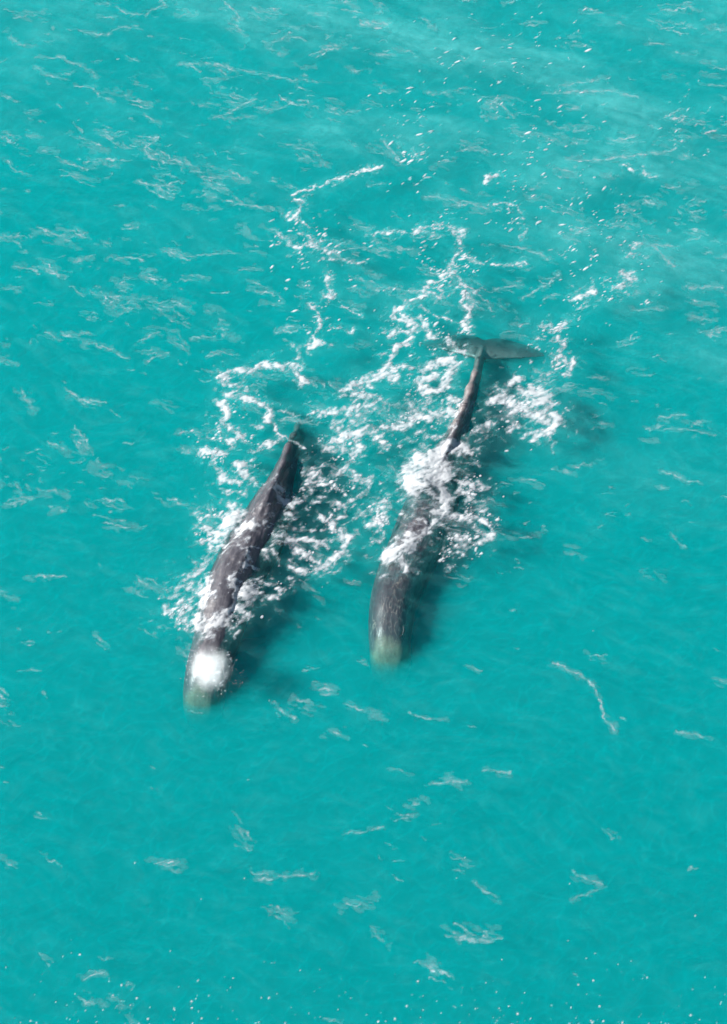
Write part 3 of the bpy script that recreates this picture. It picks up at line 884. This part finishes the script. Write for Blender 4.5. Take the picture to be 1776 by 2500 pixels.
def wisp_cover():
    """faint feathered streaks of spindrift: clusters of short brushed filaments, thicker along wind bands"""
    r = np.random.default_rng(44)
    u = FX * 0.955 - FY * 0.295; v = FX * 0.295 + FY * 0.955          # u runs down to the right
    field = np.zeros((NYF, NXF)); halo = np.zeros((NYF, NXF))
    n = 0
    for k in range(9000):
        x = GX0 + (GX1 - GX0) * r.random(); y = GY0 + (GY1 - GY0) * r.random()
        cu = x * 0.955 - y * 0.295; cv = x * 0.295 + y * 0.955
        b = float(fbm(np.array([cu * 0.13 + 2]), np.array([cv * 0.30]), 551, 3)[0])
        p = 0.10 + 0.9 * max(0.0, b * 2.2) + 0.10 * min(1, max(0, (y + 4) / 14)) * (1.0 if x < 4 else 0.6)
        p *= 0.26 if y < -6 else (0.5 if y < -1 else 1.0)
        if r.random() > p * 0.75:
            continue
        n += 1
        ang = math.radians(-16 + r.normal(0, 16) + (14 if x > 4 and y > 0 else 0))
        big = r.random() ** 3
        L = 0.22 + 0.9 * big + 0.25 * r.random()
        st0 = 0.22 + 0.34 * big + 0.18 * r.random()
        ca, sa = math.cos(ang), math.sin(ang)
        for j in range(1 + int(r.random() * (2 + 4 * big))):
            ox = r.normal(0, 0.25 * L); oy = r.normal(0, 0.05 + 0.09 * big)
            l = L * (0.35 + 0.65 * r.random()) * 0.5
            a2 = r.normal(0, 0.16); bend = r.normal(0, 0.10) * l
            pts = []
            for t in (-1, -0.4, 0.3, 1):
                px = ox + l * t; py = oy + a2 * l * t + bend * (1 - t * t) + r.normal(0, 0.018)
                pts.append((x + px * ca - py * sa, y + px * sa + py * ca))
            pts = np.array(pts)
            w = 0.017 + 0.018 * r.random() + 0.010 * big
            q = st0 * (0.5 + 0.5 * r.random())
            stamp(field, pts[:2], w * 0.8, q * 0.7); stamp(field, pts[1:3], w, q); stamp(field, pts[2:], w * 0.75, q * 0.6)
        if big > 0.25:
            d = np.array([ca, sa]) * L * 0.5
            stamp(halo, np.array([[x, y] - d, [x, y] + d]), 0.16 + 0.16 * big, 0.10 + 0.08 * r.random())
    for view, w, st, pts in WISPS:
        wp = to_world(view, pts)
        stamp(field, wp, w * MPP * 0.55, st * 0.9)
        stamp(halo, wp, w * MPP * 3.0, st * 0.3)
    tear = sstep(-0.28, 0.22, fbm(u * 2.4, v * 8.0, 525, 3, 0.6))
    soft = sstep(-0.25, 0.35, fbm(u * 1.5, v * 4.5, 529, 4, 0.6))
    c = np.maximum(field * (0.2 + 0.8 * tear) * 1.15, halo * soft * 0.7)
    return np.clip(c, 0, 0.66)


def foam_object(name, cover, height, label, mat, lo=0.03, lift=0.012):
    """a sheet of real foam with thickness, lying on whatever is higher: the water or a whale's back"""
    on = cover > lo
    cell = on[:-1, :-1] | on[1:, :-1] | on[:-1, 1:] | on[1:, 1:]
    used = np.zeros((NYF, NXF), bool)
    used[:-1, :-1] |= cell; used[1:, :-1] |= cell; used[:-1, 1:] |= cell; used[1:, 1:] |= cell
    idx = np.full((NYF, NXF), -1, np.int64)
    n = int(used.sum()); idx[used] = np.arange(n)
    x = FX[used]; y = FY[used]
    z = water_z(x, y)
    z = np.maximum(z, WTOP[used])
    z = z + lift + height[used]
    q = np.stack([idx[:-1, :-1][cell], idx[:-1, 1:][cell], idx[1:, 1:][cell], idx[1:, :-1][cell]], -1)
    me = new_mesh(name, np.stack([x, y, z], -1), q)
    a = me.attributes.new('cover', 'FLOAT', 'POINT'); a.data.foreach_set('value', np.clip(cover[used], 0, 1).astype(np.float32))
    return tag(link(name, me, mat), label, 'foam', kind='stuff')


WTOP = np.full((NYF, NXF), -9.0)
for bvh, root in ((bvh_l, whale_l), (bvh_r, whale_r)):
    wx_, wy_, _ = root.location
    i0 = int((wx_ - 4.2 - GX0) / GS); i1 = int((wx_ + 4.2 - GX0) / GS)
    j0 = int((wy_ - 9 - GY0) / GS); j1 = int((wy_ + 9 - GY0) / GS)
    dn = Vector((0, 0, -1))
    for j in range(j0, j1):
        for i in range(i0, i1):
            hit = bvh.ray_cast(Vector((fx[i], fy[j], 3.0)), dn, 3.3)
            if hit[0] is not None:
                WTOP[j, i] = max(WTOP[j, i], hit[0].z)
foam_m = mat_foam()
ROUGH = 0.5 + 0.5 * N2
flk = fleck_field()
AER = np.zeros((NYF, NXF))
for strokes, nm, lab in (
        (LEFT_FOAM, 'churned_foam', 'white churned foam washing round the left whale'),
        (RIGHT_FOAM, 'churned_foam', 'thick white foam breaking over the back of the right whale'),
        (MID_FOAM, 'foam_patches', 'broken foam patches on the water between the two whales'),
        (WAKE_FOAM, 'wake_foam', 'thin lacy foam trails left behind the whales')):
    f = stroke_field(strokes)
    c, d = foam_cover(f)
    wide = np.zeros((NYF, NXF))
    for view, w, st, pts in strokes:
        stamp(wide, to_world(view, pts), 0.10 + w * MPP * 2.0, st)
    AER = np.maximum(AER, 0.15 * wide * np.clip(0.6 + 1.6 * N1, 0, 1.3))
    foam_object(nm, c * 0.97, 0.004 + (0.012 * np.clip(d, 0, 1) * (0.5 + ROUGH) + 0.16 * np.clip(f - 0.85, 0, 0.4) * (0.7 + 0.6 * N1)) * sstep(0.1, 0.9, c), lab, foam_m)
sv = np.empty(len(sea.data.vertices) * 3, np.float32); sea.data.vertices.foreach_get('co', sv); sv = sv.reshape(-1, 3)
fi = np.clip(((sv[:, 0] - GX0) / GS).astype(int), 0, NXF - 1); fj = np.clip(((sv[:, 1] - GY0) / GS).astype(int), 0, NYF - 1)
inside = (sv[:, 0] > GX0) & (sv[:, 0] < GX1) & (sv[:, 1] > GY0) & (sv[:, 1] < GY1) & (sv[:, 2] > -5)
fl_ = np.empty(len(sv), np.float32); sea.data.attributes['film'].data.foreach_get('value', fl_)
fl_ += inside * AER[fj, fi].astype(np.float32)
sea.data.attributes['film'].data.foreach_set('value', np.clip(fl_, 0, 1))
fc = sstep(0.18, 0.75, flk)
foam_object('foam_flecks', fc * 0.9, 0.008 + 0.02 * fc, 'loose white foam flecks scattered over the water', foam_m, lift=0.016)
wc = wisp_cover()
foam_object('wind_streaks', wc, 0 * wc, 'faint torn streaks of foam drifting across the open water', foam_m, lo=0.04, lift=0.008)


# ------------------------------------------------------------------ the left whale's blow
def build_blow():
    x, y = ground(510, 1632, 0.55)
    root = bpy.data.objects.new('whale_blow', None); col.objects.link(root)
    root.location = (float(x), float(y), 0.0)
    tag(root, 'dense white burst of misty breath over the head of the left whale', 'spray')
    bm = bmesh.new()
    bmesh.ops.create_icosphere(bm, subdivisions=4, radius=1.0)
    for v in bm.verts:
        p = v.co.copy()
        n = fbm(np.array([p.x * 1.4 + 3]), np.array([p.y * 1.4 + p.z * 1.1]), 71, 3)[0]
        v.co = Vector((p.x * 1.15, p.y * 1.25, p.z * 0.85)) * (1.02 + 0.04 * n)
    me = bpy.data.meshes.new('mist'); bm.to_mesh(me); bm.free()
    T = NT('mist')
    tc = T.n('ShaderNodeTexCoord')
    nrm = T.n('ShaderNodeVectorMath', operation='DIVIDE', i_0=tc.outputs['Object'], i_1=(1.15, 1.25, 0.85))
    ln = T.n('ShaderNodeVectorMath', operation='LENGTH', i_0=nrm.outputs[0])
    nz = T.n('ShaderNodeTexNoise', i_Vector=tc.outputs['Object'], i_Scale=2.6, i_Detail=5.0, i_Roughness=0.65)
    r = T.math('ADD', ln.outputs['Value'], T.math('MULTIPLY_ADD', nz.outputs[0], 1.5, -0.74))
    mr = T.n('ShaderNodeMapRange', interpolation_type='SMOOTHSTEP', i_Value=r)
    mr.inputs[1].default_value = 0.95; mr.inputs[2].default_value = 0.0
    mr.inputs[3].default_value = 0.0; mr.inputs[4].default_value = 1.7
    rim = T.n('ShaderNodeMapRange', interpolation_type='SMOOTHSTEP', i_Value=ln.outputs['Value'])
    rim.inputs[1].default_value = 0.98; rim.inputs[2].default_value = 0.35
    rim.inputs[3].default_value = 0.0; rim.inputs[4].default_value = 1.0
    vs = T.n('ShaderNodeVolumeScatter', i_Color=(0.99, 0.99, 0.99, 1), i_Density=T.math('MULTIPLY', mr.outputs[0], rim.outputs[0]), i_Anisotropy=0.1)
    T.link(vs.outputs[0], T.out.inputs['Volume'])
    mist = link('mist', me, T.m, root)
    mist.location = (0.02, 0.0, 0.55)
    # droplets flung outwards
    r_ = np.random.default_rng(5)
    bm = bmesh.new()
    for k in range(200):
        a = r_.random() * 6.283; q = 0.35 + 0.75 * r_.random() ** 0.8
        dx = q * math.cos(a) + 0.25 * max(0, math.cos(a + 0.5)); dy = q * math.sin(a) * 1.0
        zz = 0.10 + 0.9 * r_.random() * (1.2 - min(q, 1.1))
        sz = 0.005 + 0.010 * r_.random() ** 2
        M = bmesh.ops.create_icosphere(bm, subdivisions=1, radius=sz)
        st = 1 + 1.5 * r_.random()
        dv = Vector((dx, dy, 0)).normalized()
        for v in M['verts']:
            v.co += dv * v.co.dot(dv) * (st - 1)
            v.co += Vector((dx, dy, zz))
    me = bpy.data.meshes.new('droplets'); bm.to_mesh(me); bm.free()
    me.polygons.foreach_set('use_smooth', np.ones(len(me.polygons), bool))
    dr = link('droplets', me, mat_simple('droplet', (0.45, 0.46, 0.47), 0.3), root)
    dr['kind'] = 'stuff'


build_blow()
